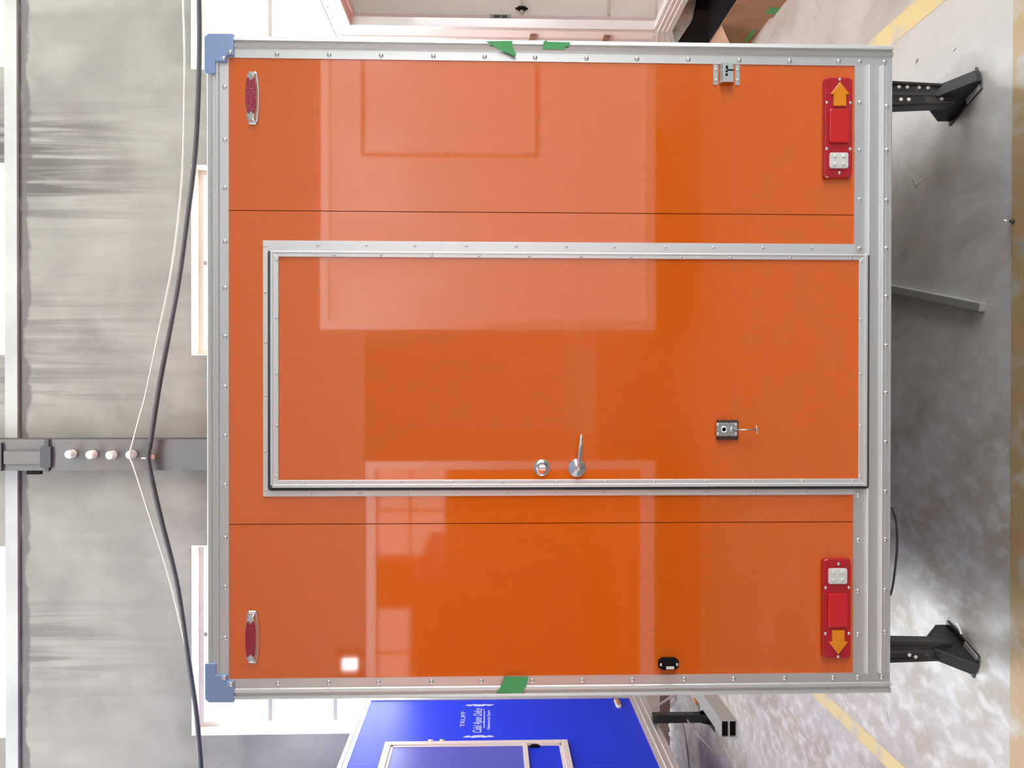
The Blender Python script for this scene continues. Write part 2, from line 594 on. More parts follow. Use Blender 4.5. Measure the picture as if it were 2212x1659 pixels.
# other walls: right wall with a wide open loading door, front and left walls, roof with skylights
DY0, DY1, DZ = -12.5, -1.6, 3.6
mb = wall_with_holes(HY0, HY1 + WT, -0.1, HZ, [(DY0, DY1, 0.0, DZ)],
                     lambda m, a, b, c, d: m.box(HX1, HX1 + WT, a, b, c, d))
structure(mb.build('wall_right', HALLWALL))
portal('sky_portal', (HX1 + WT, (DY0 + DY1) / 2, DZ / 2), (0, PI / 2, 0), DZ, DY1 - DY0)
LY0, LY1, LZ = -9.5, -5.5, 2.4  # low opening added in the unseen left wall as fill light
mb = wall_with_holes(HY0, HY1 + WT, -0.1, HZ, [(LY0, LY1, 0.0, LZ)],
                     lambda m, a, b, c, d: m.box(HX0 - WT, HX0, a, b, c, d))
structure(mb.build('wall_left', HALLWALL))
portal('sky_portal', (HX0 - WT, (LY0 + LY1) / 2, LZ / 2), (0, -PI / 2, 0), LZ, LY1 - LY0)
fw = [(-6.62, -6.26, 4.62, 5.0)]
mb = wall_with_holes(HX0, HX1, -0.1, HZ, fw, lambda m, a, b, c, d: m.box(a, b, HY0 - WT, HY0, c, d))
structure(mb.build('wall_front', FRONTWALL))
structure(MB().box(HX0, -6.9, HY0, HY0 + .06, 4.45, HZ).box(-6.0, HX1, HY0, HY0 + .06, 4.45, HZ).box(-6.9, -6.0, HY0, HY0 + .06, 5.1, HZ).build('trim_3', HALLWALL))
for a, b, c, d in fw:
    portal('sky_portal', ((a + b) / 2, HY0 - WT, (c + d) / 2), (PI / 2, 0, 0), b - a, d - c)
SKYL = [(-8.0, 7.5, 0.15, 2.7)]
mb = MB()
xs = sorted({HX0 - WT, HX1 + WT, SKYL[0][0], SKYL[0][1]})
ys = sorted({HY0 - WT, HY1 + WT, *[s[2] for s in SKYL], *[s[3] for s in SKYL]})
for i in range(len(xs) - 1):
    for j in range(len(ys) - 1):
        cx, cy = (xs[i] + xs[i + 1]) / 2, (ys[j] + ys[j + 1]) / 2
        if not any(s[0] < cx < s[1] and s[2] < cy < s[3] for s in SKYL):
            mb.box(xs[i], xs[i + 1], ys[j], ys[j + 1], HZ, HZ + 0.15)
structure(mb.build('ceiling', ROOF))
for s in SKYL:
    portal('sky_portal', ((s[0] + s[1]) / 2, (s[2] + s[3]) / 2, HZ + 0.16), (0, 0, 0), s[1] - s[0], s[3] - s[2])

# ------------------------------------------------------------------ the orange trailer
TX0, TX1, TZ0, TZ1, TL = -0.9747, 1.0403, 0.402, 2.507, 3.75
PX0, PX1, PZ0, PZ1 = -0.9105, 0.9753, 0.5193, 2.441     # the orange face inside the trims
trailer = thing('orange_trailer', 'orange box trailer seen from behind with aluminium trim and a narrow door', 'trailer',
                ((TX0 + TX1) / 2, TL / 2, 0))
b = MB()
b.box(TX0 + 0.006, TX1 - 0.006, 0.03, TL, TZ0 + 0.07, TZ1 - 0.006)
b.build('body', ORANGE, trailer)
MB().box(TX0 + .012, TX1 - .012, .03, TL, TZ0 + .045, TZ0 + .069).build('underfloor', UNDER, trailer)
# the skin of the rear wall: three sheets with thin seams between
SXR, SXL = 0.5138, -0.4403
DX0, DX1, DZT = -0.345, 0.405, 2.330
MB().box(SXR + 0.0012, PX1 + 0.03, 0.0, 0.03, PZ0 - 0.03, PZ1 + 0.03).build('rear_panel', ORANGE, trailer)
MB().box(PX0 - 0.03, SXL - 0.0012, 0.0, 0.03, PZ0 - 0.03, PZ1 + 0.03).build('rear_panel', ORANGE, trailer)
mb = MB()
mb.prism([(SXL + 0.0012, 0, PZ0 - 0.03), (DX0, 0, PZ0 - 0.03), (DX0, 0, DZT), (DX1, 0, DZT), (DX1, 0, PZ0 - 0.03),
          (SXR - 0.0012, 0, PZ0 - 0.03), (SXR - 0.0012, 0, PZ1 + 0.03), (SXL + 0.0012, 0, PZ1 + 0.03)], (0, 0.03, 0))
mb.build('rear_panel', ORANGE, trailer)


def corner_prof(s, xi, xo):
    """section of the upright corner extrusion, s = +1 right, -1 left"""
    w = abs(xo - xi)
    q = [(0, 0.001), (0, -0.003), (.44 * w, -0.0035), (.47 * w, -0.0085), (.60 * w, -0.0115), (.62 * w, -0.0030),
         (.74 * w, -0.0030), (.76 * w, -0.0125), (.88 * w, -0.0115), (.96 * w, -0.008), (w, 0.0005), (w, 0.055),
         (w - 0.008, 0.055), (w - 0.008, 0.001)]
    return [(xi + s * a, y) for a, y in q]


ct_r = MB().prism([(x, y, TZ0) for x, y in corner_prof(1, PX1, TX1)], (0, 0, TZ1 - TZ0)).build('corner_trim', ALU, trailer)
ct_l = MB().prism([(x, y, TZ0) for x, y in corner_prof(-1, PX0, TX0)], (0, 0, TZ1 - TZ0)).build('corner_trim', ALU, trailer)
h = TZ1 - PZ1
q = [(PZ1, 0.001), (PZ1, -0.003), (PZ1 + .40 * h, -0.0035), (PZ1 + .45 * h, -0.0075), (PZ1 + .56 * h, -0.0075), (PZ1 + .60 * h, -0.0045),
     (PZ1 + .70 * h, -0.0045), (PZ1 + .76 * h, -0.0105), (PZ1 + .92 * h, -0.009), (TZ1 + .0, 0.0005), (TZ1, 0.055), (TZ1 - .008, 0.055), (TZ1 - .008, 0.001)]
tt = MB().prism([(PX0 - 0.0, y, z) for z, y in q], (PX1 - PX0, 0, 0)).build('top_trim', ALU, trailer)
q = [(PZ0, 0.001), (PZ0, -0.003), (0.487, -0.0035), (0.4835, -0.006), (0.4815, -0.0125), (0.4785, -0.0125), (0.4765, -0.006), (0.474, -0.0045),
     (0.4425, -0.0045), (0.440, -0.006), (0.438, -0.0125), (0.435, -0.0125), (0.433, -0.006), (0.430, -0.004), (0.422, -0.004), (0.420, -0.0055),
     (0.418, -0.0055), (0.416, -0.004), (0.408, -0.004), (0.4055, -0.007), (0.402, -0.004), (0.402, 0.05), (0.41, 0.05), (0.41, 0.001)]
BEAD_GLINT = mat('bead_glint', (0.92, 0.93, 0.92), rough=0.3, metal=0.2)  # near-white, puts the reflected highlight of the ridges into the colour
bt = MB().prism([(PX0, y, z) for z, y in q], (PX1 - PX0, 0, 0)).build('bottom_trim', ALU, trailer)
for zb_ in (0.4800, 0.4365):
    MB().prism([(PX0, -.0045, zb_ + .0042), (PX0, -.0150, zb_ + .0018), (PX0, -.0150, zb_ - .0018), (PX0, -.0045, zb_ - .0030)], (PX1 - PX0, 0, 0)).build('bead', BEAD_GLINT, bt)
# pressed corner caps on the two upper corners
for s, xi, xo, nm in ((1, PX1, TX1, 'r'), (-1, PX0, TX0, 'l')):
    mb = MB()
    zt = TZ1 + 0.004
    e = xo + s * 0.004
    mb.prism([(xi + s * .003, 0, PZ1 + .002), (xi - s * .016, 0, PZ1 + .004), (xi - s * .016, 0, zt - .034), (xi - s * .052, 0, zt - .034), (xi - s * .052, 0, zt),
              (e - s * .012, 0, zt), (e, 0, zt - .012), (e, 0, PZ1 - .018), (xi + s * .003, 0, PZ1 - .018)], (0, -0.0135, 0))
    mb.box(xi, e, 0.0, 0.06, zt - 0.012, zt).box(e - s * 0.006, e, 0.0, 0.06, PZ1 - 0.01, zt)
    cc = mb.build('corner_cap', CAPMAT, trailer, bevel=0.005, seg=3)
    place(RIV, 'rivet', (xi + s * 0.012, -0.0135, PZ1 - 0.008), cc)
    place(RIV, 'rivet', (xi - s * 0.007, -0.0135, PZ1 + 0.012), cc)

RY = -0.0032
for px in (598, 711, 823, 936, 1047, 1156, 1267, 1376, 1487, 1597, 1706, 1812, 1857, 1911):
    x, z = F(px, 129, RY)
    place(RIV, 'rivet', (0.988, RY, z), ct_r)
for px in (600, 710, 817, 932, 1040, 1150, 1258, 1366, 1478, 1585, 1695, 1800, 1853, 1905):
    x, z = F(px, 1466, RY)
    place(RIV, 'rivet', (-0.924, RY, z), ct_l)
for py in (188, 302, 406, 522, 622, 727, 836, 942, 1048, 1162, 1268, 1378):
    x, z = F(489, py, RY)
    place(RIV, 'rivet', (x, RY, 2.4525), tt)
for py in (230, 325, 433, 537, 641, 747, 849, 955, 1062, 1165, 1275, 1365):
    x, z = F(1911, py, RY)
    place(RIV, 'rivet', (x, -0.005, 0.419), bt)
for py in (222, 325, 431, 537, 1070, 1167, 1277, 1370):
    x, z = F(1857, py, RY)
    place(RIV, 'rivet', (x, RY, 0.5035), bt)

# door frame (fixed) - three mitred aluminium flats
FO0, FO1, FOT = -0.3548, 0.4225, 2.3372
fr = MB().prism([(FO1, 0, PZ0 - 0.002), (FO1, 0, FOT), (0.3905, 0, 2.3215), (0.3905, 0, PZ0 - 0.002)], (0, -0.006, 0)).build('door_frame', ALU2, trailer)
fl_ = MB().prism([(FO0, 0, PZ0 - 0.002), (FO0, 0, FOT), (-0.336, 0, 2.3215), (-0.336, 0, PZ0 - 0.002)], (0, -0.006, 0)).build('door_frame', ALU2, trailer)
ft = MB().prism([(FO0, 0, FOT), (FO1, 0, FOT), (0.3905, 0, 2.3215), (-0.336, 0, 2.3215)], (0, -0.0062, 0)).build('door_frame', ALU2, trailer)
for px in (686, 791, 896, 1007, 1115, 1224, 1328, 1437, 1541, 1648, 1754):
    x, z = F(px, 534, -0.006)
    place(RIV_S, 'rivet', (0.409, -0.006, z), fr)
for px in (675, 778, 880, 988, 1095, 1200, 1305, 1410, 1523, 1630, 1740):
    x, z = F(px, 1065, -0.006)
    place(RIV_S, 'rivet', (-0.3465, -0.006, z), fl_)
for py in (532, 632, 740, 855, 975, 1060):
    x, z = F(576, py, -0.006)
    place(RIV_S, 'rivet', (x, -0.006, 2.3305), ft)

# the door leaf with its own trims
IX0, IX1, IZ0, IZ1 = -0.3037, 0.3715, 0.5110, 2.2877
OX0, OX1, OZ0, OZ1 = -0.3265, 0.3888, 0.4850, 2.3115
door = MB().box(OX0 + 0.004, OX1 - 0.004, -0.012, 0.03, OZ0 + 0.004, OZ1 - 0.004).build('door', ORANGE, trailer)
TY = -0.012


def flat(pts, nm='door_trim', th=0.006):
    return MB().prism([(x, TY, z) for x, z in pts], (0, -th, 0)).build(nm, ALU2, door, bevel=0.0015)


dt_t = flat([(OX0, OZ1), (OX1, OZ1), (IX1, IZ1), (IX0, IZ1)])
dt_b = flat([(OX0, OZ0), (OX1, OZ0), (IX1, IZ0), (IX0, IZ0)])
dt_r = flat([(OX1, OZ0), (OX1, OZ1), (IX1, IZ1), (IX1, IZ0)])
dt_l = flat([(OX0, OZ0), (OX0, OZ1), (IX0, IZ1), (IX0, IZ0)])
# raised outer lip of the trim
lip = MB()
lip.box(OX0, OX0 + 0.010, TY - 0.010, TY - 0.005, OZ0, OZ1).box(OX0, OX1, TY - 0.010, TY - 0.005, OZ1 - 0.008, OZ1)
lip.box(OX0, OX1, TY - 0.011, TY - 0.005, OZ0, OZ0 + 0.010).box(OX1 - 0.006, OX1, TY - 0.009, TY - 0.005, OZ0, OZ1)
lip.build('trim_lip', ALU2, door, bevel=0.002)
gask = MB()
gy = -0.011
gp = [(0.386, OZ1 + 0.0045), (OX0, OZ1 + 0.0045), (OX0 - 0.0035, OZ1 + 0.003), (OX0 - 0.0045, OZ1), (OX0 - 0.0045, OZ0 + 0.0), (OX0 - 0.0035, OZ0 - 0.004),
      (OX0, OZ0 - 0.0045), (0.3865, OZ0 - 0.0045)]
gask.tube([(x, gy, z) for x, z in gp], 0.0056, 8)
gask.build('gasket', RUBBER, door, props={'label': 'black rubber door gasket'})
MB().box(0.3886, 0.3907, -0.004, 0.03, OZ0, 2.3225).build('hinge_gap_shade', RUBBER, door)  # dark strip stands in for the shade in the open gap
DR = TY - 0.006
for px in (722, 823, 933, 1035, 1143, 1255, 1363, 1471, 1578, 1707, 1838):
    x, z = F(px, 556, DR)
    place(RIV_S, 'rivet', (0.377, DR, z), door)
for px in (655, 760, 868, 975, 1086, 1200, 1308, 1413, 1522, 1628, 1733, 1843):
    x, z = F(px, 1041, DR)
    place(RIV_S, 'rivet', (-0.3105, DR, z), door)
for py in (562, 687, 808, 920, 1029):
    x, z = F(601, py, DR)
    place(RIV_S, 'rivet', (x, DR, 2.293), door)
for py in (566, 690, 808, 920, 1029):
    x, z = F(1853, py, DR)
    place(RIV_S, 'rivet', (x, DR, 0.505), door)

# deadbolt with its thumb turn, lever handle on a round rose
x, z = F(1170.5, 1010.5, -0.016)
MB().disc_y(x, z, [(0.0255, -0.012), (0.0255, -0.0155), (0.0235, -0.0175), (0.012, -0.0178)], 28).build('deadbolt_rose', CHROME, door)
mb = MB()
mb.prism([(x - 0.0045, -0.017, z + 0.012), (x + 0.0035, -0.017, z + 0.009), (x + 0.0075, -0.017, z - 0.011), (x - 0.003, -0.017, z - 0.012)], (0, -0.016, 0))
mb.build('thumb_turn', STEEL, door, bevel=0.002)
x, z = F(1246, 1011, -0.016)
MB().disc_y(x, z, [(0.028, -0.012), (0.028, -0.016), (0.0255, -0.0195), (0.011, -0.0215), (0.0085, -0.030)], 28).build('handle_rose', CHROME, door)
x0, z0 = F(1250, 1008, -0.055)
x1, z1 = F(1254.5, 962, -0.055)
x2, z2 = F(1255.5, 938, -0.048)
lev = interp([(x, -0.02, z), (x, -0.045, z), (x0, -0.055, z0), ((x0 + x1) / 2, -0.056, (z0 + z1) / 2), (x1, -0.055, z1), (x2, -0.048, z2)], 5)
MB().tube(lev, [0.0066] * (len(lev) - 8) + [0.0064, 0.0064, 0.0064, 0.0064, 0.006, 0.0055, 0.0045, 0.003], 10).build('lever', CHROME, door)

# door hold-back: rubber buffer plate with a tee pin on the door, keeper near the right trim
x0, z0 = F(1547, 950, TY)
x1, z1 = F(1593, 907, TY)
MB().box(x0, x1, TY, TY - 0.012, z1, z0).build('holdback_block', BROWNRUB, door, bevel=0.003)
p0 = F(1547, 942, -0.024)
p1 = F(1592, 913, -0.024)
za, zb = p1[1], p0[1]
xm = (p0[0] + p1[0]) / 2
mb = MB()
wz = zb - za
mb.box(p0[0], p1[0], -0.024, -0.0275, zb - wz * 0.56, zb)
mb.box(p0[0], p1[0], -0.024, -0.0275, za, za + wz * 0.34)
mb.box(p0[0] + 0.001, p1[0] - 0.001, -0.023, -0.0245, za, zb)
mb.build('holdback_plate', STEEL, door, bevel=0.001)
mb = MB()
mb.disc_y(xm, zb - wz * 0.36, [(0.0105, -0.027), (0.0105, -0.031), (0.006, -0.031), (0.006, -0.0275)], 16)
mb.tube([(xm - 0.007, -0.031, za + wz * .28), (xm, -0.034, za + wz * .34), (xm + 0.007, -0.031, za + wz * .28)], 0.003, 6)
mb.build('holdback_socket', ALU2, door)
tx, tz = F(1635, 928, -0.045)
mb = MB()
mb.tube([(xm, -0.028, za + 0.012), (xm, -0.045, za - 0.006), (tx, -0.050, tz + 0.004)], 0.0026, 8)
mb.tube([(tx - 0.0125, -0.050, tz + 0.001), (tx + 0.0125, -0.050, tz + 0.003)], 0.0022, 8)
mb.build('tee_pin', STEEL, door)
for dx in (-0.014, 0.014):
    for dz in (0.004, wz - 0.004):
        place(SCREW, 'screw', (xm + dx, -0.0272, za + dz), door)

kp = MB()
kx0, kx1, kz0, kz1 = 0.911, 0.9735, 0.879, 0.961
kp.box(kx0, kx1, 0.0, -0.003, kz0, kz0 + 0.014).box(kx0, kx1, 0.0, -0.003, kz1 - 0.014, kz1)
ks = [(kz1 - 0.018, -0.002), (kz1 - 0.025, -0.020), (kz0 + 0.025, -0.020), (kz0 + 0.018, -0.002), (kz0 + 0.018, 0.0), (kz0 + 0.0275, -0.0165),
      (kz1 - 0.0275, -0.0165), (kz1 - 0.018, 0.0)]
kp.prism([(kx0 + 0.003, y, zz) for zz, y in ks], (kx1 - kx0 - 0.003, 0, 0))
keeper = kp.build('keeper_bracket', STEEL, trailer, bevel=0.001)
sl = MB()
sl.box(0.948, 0.953, -0.0198, -0.0203, 0.904, 0.924).box(0.943, 0.949, -0.0198, -0.0203, 0.922, 0.929).box(0.953, 0.964, -0.0198, -0.0203, 0.921, 0.928)
sl.box(0.932, 0.940, -0.0198, -0.0203, 0.922, 0.929)
sl.build('keeper_slot', BLACKPLASTIC, keeper)
for dx in (0.014, 0.046):
    for dz in (0.007, 0.075):
        place(SCREW, 'screw', (kx0 + dx, -0.003, kz0 + dz), keeper)


# upper marker lamps: tapered chrome housings with a red lens
def marker(cx, cz):
    def ring(L, H, h, y):
        pts = []
        for t, hh in ((-1, h * .62), (-.93, h * .86), (-.80, h), (-.4, H), (0, H * 1.02), (.4, H), (.80, h), (.93, h * .86), (1, h * .62)):
            pts.append((cx + t * L, y, cz + hh))
        return pts + [(p[0], p[1], 2 * cz - p[2]) for p in reversed(pts)]
    mb = MB()
    mb.loft([ring(.0805, .0215, .0175, 0.0), ring(.0805, .0215, .0175, -.004), ring(.0775, .0195, .0155, -.008), ring(.0745, .0165, .0125, -.0085),
             ring(.0725, .0155, .0115, -.0145), ring(.066, .0125, .0095, -.0195)], smooth=False)
    hs = mb.build('marker_lamp', CHROME, trailer, bevel=0.0012)
    L = 0.0525
    top = [(-L, .011), (-L + .006, .0125), (-.02, .0152), (.02, .0152), (L - .006, .0125), (L, .011)]
    notch = [(L, .004), (L - .006, .004), (L - .006, -.004), (L, -.004)]
    notch2 = [(-L, -.004), (-L + .006, -.004), (-L + .006, .004), (-L, .004)]
    pts = top + notch + [(a, -b2) for a, b2 in reversed(top)] + notch2
    MB().prism([(cx + a, -.018, cz + c) for a, c in pts], (0, -.0075, 0)).build('lens', DARKRED, hs, bevel=0.001)


marker(0.8545, 2.3688)
marker(-0.783, 2.3705)


# tail lamps
def tail_lamp(cx, cz, s):
    """s = +1: arrow points to +x"""
    W, H = 0.1553, 0.045
    c = 0.012
    out = [(-W + c, -H), (W - c, -H), (W - .003, -H + .003), (W, -H + c), (W, H - c), (W - .003, H - .003), (W - c, H), (-W + c, H),
           (-W + .003, H - .003), (-W, H - c), (-W, -H + c), (-W + .003, -H + .003)]
    P = lambda a, y, z: (cx + s * a, y, cz + z)
    mb = MB().loft([[P(a, 0.0, z) for a, z in out], [P(a, -.012, z) for a, z in out], [P(a * .985, -.0165, z * .94) for a, z in out]], smooth=False)
    body = mb.build('tail_lamp', REDLENS, trailer, bevel=0.002)
    arr = [(.065, -.0195), (.065, .0185), (.1005, .0185), (.1005, .029), (.1385, -.0005), (.1005, -.0300), (.1005, -.0195)]
    MB().prism([P(a, -.0155, z - .001) for a, z in arr], (0, -.0075, 0)).build('indicator_lens', AMBER, body, bevel=0.001, props={'label': 'amber arrow shaped lens'})
    def rr(a0, a1, z0, z1, cc=.004):
        return [(a0 + cc, z0), (a1 - cc, z0), (a1, z0 + cc), (a1, z1 - cc), (a1 - cc, z1), (a0 + cc, z1), (a0, z1 - cc), (a0, z0 + cc)]
    MB().prism([P(a, -.0155, z) for a, z in rr(-.049, .055, -.030, .031)], (0, -.0085, 0)).build('brake_lens', REDLENS2, body, bevel=0.003)
    MB().prism([P(a, -.0155, z) for a, z in rr(-.127, -.078, -.029, .030)], (0, -.0075, 0)).build('reversing_lens', CLEARLENS, body, bevel=0.003, props={'label': 'clear reversing lens'})
    for a in (-.1145, -.0905):
        for z in (-.013, .014):
            MB().disc_y(cx + s * a, cz + z, [(.0075, -.0225), (.0065, -.0245), (.003, -.0255)], 12).build('led_dome', CLEARLENS, body)
    for a, z in ((.1475, -.003), (.076, .037), (.076, -.036), (-.066, .037), (-.066, -.036), (-.1395, -.003)):
        place(SCREW, 'screw', P(a, -.0162, z), body)


tail_lamp(0.7793, 0.5757, 1)
tail_lamp(-0.7067, 0.5750, -1)

# number-plate lamp
pc = (-0.8750, 1.0975)
def octo(a, h, c, y):
    return [(pc[0] + x, y, pc[1] + z) for x, z in ((-a, -h + c), (-a + c * .8, -h), (a - c * .8, -h), (a, -h + c), (a, h - c), (a - c * .8, h), (-a + c * .8, h), (-a, h - c))]
pl = MB().loft([octo(.0185, .0318, .012, 0), octo(.0185, .0318, .012, -.010), octo(.015, .027, .010, -.014), octo(.0115, .018, .003, -.0145), octo(.0085, .0165, .002, -.026)], smooth=False).build('plate_lamp', BLACKPLASTIC, trailer, bevel=0.001)
MB().box(pc[0] - .0095, pc[0] - .001, -.0255, -.0275, pc[1] - .0125, pc[1] + .0115).build('lens', IVORY, pl, props={'label': 'pale lamp lens'})
place(SCREW, 'screw', (pc[0], -.0135, pc[1] + .0245), pl)
place(SCREW, 'screw', (pc[0], -.0135, pc[1] - .0245), pl)

# chassis, axle and wheels under the floor
ch = MB()
ch.box(TX0 + .06, TX0 + .12, .45, TL + .2, .40, TZ0 + .07).box(TX1 - .12, TX1 - .06, .45, TL + .2, .40, TZ0 + .07)
ch.box(TX0 + .06, TX1 - .06, .45, .51, .40, TZ0 + .07).box(TX0 + .06, TX1 - .06, 3.0, 3.06, .40, TZ0 + .07)
ch.build('chassis', BLACKPAINT, trailer)
MB().box(TX0 + .2, TX1 - .2, 1.92, 1.98, .28, .34).build('axle', BLACKPAINT, trailer)
for s, xw in ((-1, TX0 + .10), (1, TX1 - .26)):
    prof = [(.17, 0), (.27, .0), (.30, .02), (.30, .14), (.27, .16), (.17, .16)]
    rings = [[(xw + d, 1.95 + r * math.cos(2 * PI * i / 28), .30 + r * math.sin(2 * PI * i / 28)) for i in range(28)] for r, d in prof]
    w = MB().loft(rings).build('wheel', TYRE, trailer)
    rings = [[(xw + d, 1.95 + r * math.cos(2 * PI * i / 20), .30 + r * math.sin(2 * PI * i / 20)) for i in range(20)] for r, d in ((.175, .02), (.175, .14), (.10, .12), (.05, .13))]
    MB().loft(rings).build('rim', ALU, w)


# drop-leg stabilisers with foot plates
def jack(xc, yc, ztop, s, holes_, ht, hb):
    """ht / hb: half width of the channel leg at the top and at the foot; the foot plate is turned outwards"""
    yf = yc - .030
    j = MB()
    j.loft([[(xc + a * w, yc + b * .030, z) for a, b in ((-1, -1), (1, -1), (1, 1), (-1, 1))] for z, w in ((ztop, ht + .006), (.26, ht), (.05, hb))], smooth=False)
    for a in (-1, 1):
        j.prism([(xc + a * (ht + .006), yf - .008, ztop), (xc + a * (ht - .004), yf - .008, ztop), (xc + a * (hb - .009), yf - .008, .05), (xc + a * hb, yf - .008, .05)], (0, .010, 0))
    o = j.build('stabiliser_jack', BLACKPAINT, trailer, bevel=0.002)
    MB().prism([(xc - .006, yf - .002, ztop), (xc + .006, yf - .002, ztop), (xc + .005, yf - .002, .06), (xc - .005, yf - .002, .06)], (0, .004, 0)).build('leg_slot', RUBBER, o)
    ang = math.radians(20) * s
    dx, dy = math.sin(ang), -math.cos(ang)          # towards the near, outer end
    nx, ny = -dy, dx
    P = lambda t, n, z: (xc + dx * t + nx * n, yc + dy * t + ny * n, z)
    f = MB()
    f.prism([P(-.095, -.045, 0), P(-.095, .045, 0), P(.100, .045, 0), P(.100, -.045, 0)], (0, 0, .006))
    f.prism([P(-.100, -.022, .004), P(-.100, -.022, .040), P(-.03, -.022, .115), P(.03, -.022, .115), P(.108, -.022, .022), P(.108, -.022, .004)], (nx * .044, ny * .044, 0))
    f.build('foot', BLACKPAINT, o, bevel=0.002)
    MB().prism([P(.02, .024, .006), P(.02, .043, .006), P(.094, .043, .006), P(.094, .024, .006)], (0, 0, .003)).build('foot_pad', DUST, o)
    MB().prism([P(.02, -.043, .006), P(.02, -.024, .006), P(.094, -.024, .006), P(.094, -.043, .006)], (0, 0, .003)).build('foot_pad', DUST, o)
    for dx2, z in holes_:
        MB().disc_y(xc + dx2, z, [(.0066, yf + .001), (.0066, yf - .0015), (.004, yf - .002)], 10).build('pin_hole', FLAKE, o)  # pale discs stand in for bright floor seen through the holes
    return o


jack(0.986, 0.28, 0.48, 1, [(.024, .244), (.024, .215), (.023, .174), (.022, .143), (-.020, .237), (-.020, .210), (-.016, .095)], .044, .033)
jl = jack(-0.936, 0.28, 0.48, -1, [(-.012, .200), (-.020, .178)], .036, .031)
MB().prism([(-.872, .26, .375), (-.860, .26, .36), (-.872, .26, .335), (-.885, .26, .335), (-.885, .26, .35)], (0, .03, 0)).build('crank_nut', DUST, jl)
# hose stubs just showing under the sill
for xs_, m_ in ((0.748, BROWNRUB), (0.728, BROWNRUB), (-0.656, BROWNRUB), (-0.676, DUST)):
    MB().tube([(xs_, .10, .47), (xs_, .10, .396), (xs_, .10, .390)], [.009, .009, .005], 10).build('hose_stub', m_, trailer)
pts = []
for px, py in ((1927, 1098), (1936, 1130), (1938, 1180), (1934, 1225), (1929, 1262), (1924, 1285)):
    x, z = F(px, py, .12)
    pts.append((x, .12, z))
MB().tube([(pts[0][0] + .04, .12, .44)] + interp(pts, 4) + [(pts[-1][0] - .03, .12, .46)], 0.0035, 6).build('brake_cable', RUBBER, trailer)

# ------------------------------------------------------------------ green tape on the uprights
def tape(name, pxs, label, Y=-0.0130, fold=None):
    P = [F(px, py, Y) for px, py in pxs]
    mb = MB()
    n = len(P)
    mb.prism([(x, Y, z) for x, z in P], (0, 0.0012, 0))
    if fold:
        mb.add([(a, b2, c) for a, b2, c in fold], [list(range(len(fold)))])
    o = mb.build(name, GREEN)
    o.location = (0, 0, 0)
    return tag(o, label, 'tape')


tape('green_tape', [(1049, 89), (1107, 88), (1107, 99), (1111, 110), (1116, 117), (1112, 122), (1098, 115), (1076, 106), (1060, 96)],
     'torn triangular green tape on the right aluminium upright of the orange trailer')
tape('green_tape', [(1174, 90), (1180, 87), (1183, 90), (1232, 91), (1230, 99), (1221, 102), (1221, 107), (1171, 106)],
     'short rectangular green tape on the right aluminium upright, lower of the two')
tape('green_tape', [(1089, 1462), (1142, 1463), (1138, 1480), (1128, 1498), (1071, 1496), (1078, 1488), (1086, 1476)],
     'slanted green tape on the left aluminium upright of the orange trailer')

# ------------------------------------------------------------------ the blue trailer on the left
BX, BY0, BY1, BZ0, BZ1 = -2.55, 0.75, 3.79, 0.395, 2.652
blue = thing('blue_trailer', 'blue box trailer with white lettering and a white framed hatch, left of the orange trailer', 'trailer', (BX - 1.0, 2.3, 0))
MB().box(BX - 2.0, BX - .004, BY0, BY1 - .004, BZ0 + .05, BZ1 - .01).build('body', BLUE, blue)
MB().box(BX - .004, BX, 2.727 + .001, BY1 - .03, .527, 2.59).build('side_panel', BLUE, blue)
MB().box(BX - .004, BX, BY0 + .03, 2.727 - .001, .527, 2.59).build('side_panel', BLUE, blue)
q = [(.530, 0), (.530, .003), (.492, .004), (.489, .011), (.484, .011), (.481, .004), (.447, .004), (.444, .011), (.439, .011), (.436, .004), (.402, .004), (.395, .0), (.395, -.04), (.40, -.04), (.40, 0)]
bb = MB().prism([(BX + x, BY0, z) for z, x in q], (0, BY1 - BY0, 0)).build('bottom_trim', ALU2, blue)
q = [(2.588, 0), (2.588, .003), (2.618, .004), (2.622, .009), (2.645, .008), (2.652, 0), (2.652, -.05), (2.645, -.05), (2.645, 0)]
bt2 = MB().prism([(BX + x, BY0, z) for z, x in q], (0, BY1 - BY0, 0)).build('top_trim', ALU2, blue)
MB().box(BX - .04, BX + .008, BY1 - .028, BY1, BZ0, BZ1 - .002).build('corner_trim', ALU2, blue, bevel=.003)
for k in range(14):
    y = BY1 - .10 - k * .155
    place(RIV_X, 'rivet', (BX + .0035, y, .510), bb)
    place(RIV_X, 'rivet', (BX + .0035, y - .03, .418), bb)
    place(RIV_X, 'rivet', (BX + .0035, y, 2.604), bt2)
# hatch: white outer frame, divider, two blue infill panels
hz0, hz1, hy0, hy1, hw = 1.100, 2.378, 1.75, 3.034, .045
hf = MB()
for (a, c, d, e) in ((hy0, hy1, hz1 - hw, hz1), (hy0, hy1, hz0, hz0 + hw), (hy1 - hw, hy1, hz0 + hw, hz1 - hw), (hy0, hy0 + hw, hz0 + hw, hz1 - hw)):
    hf.box(BX, BX + .018, a, c, d, e)
for (a, c, d, e) in ((hy0 + hw, hy1 - hw, hz1 - hw - .02, hz1 - hw), (hy0 + hw, hy1 - hw, hz0 + hw, hz0 + hw + .02), (hy1 - hw - .02, hy1 - hw, hz0 + hw, hz1 - hw)):
    hf.box(BX, BX + .010, a, c, d, e)
hf.box(BX, BX + .018, hy0 + hw, hy1 - hw, 1.384, 1.418)
hatch = hf.build('hatch_frame', WHITE, blue, bevel=.003)
MB().box(BX, BX + .006, hy0 + hw, hy1 - hw - .02, 1.418, hz1 - hw - .02).build('hatch_panel', BLUEPANE, hatch)
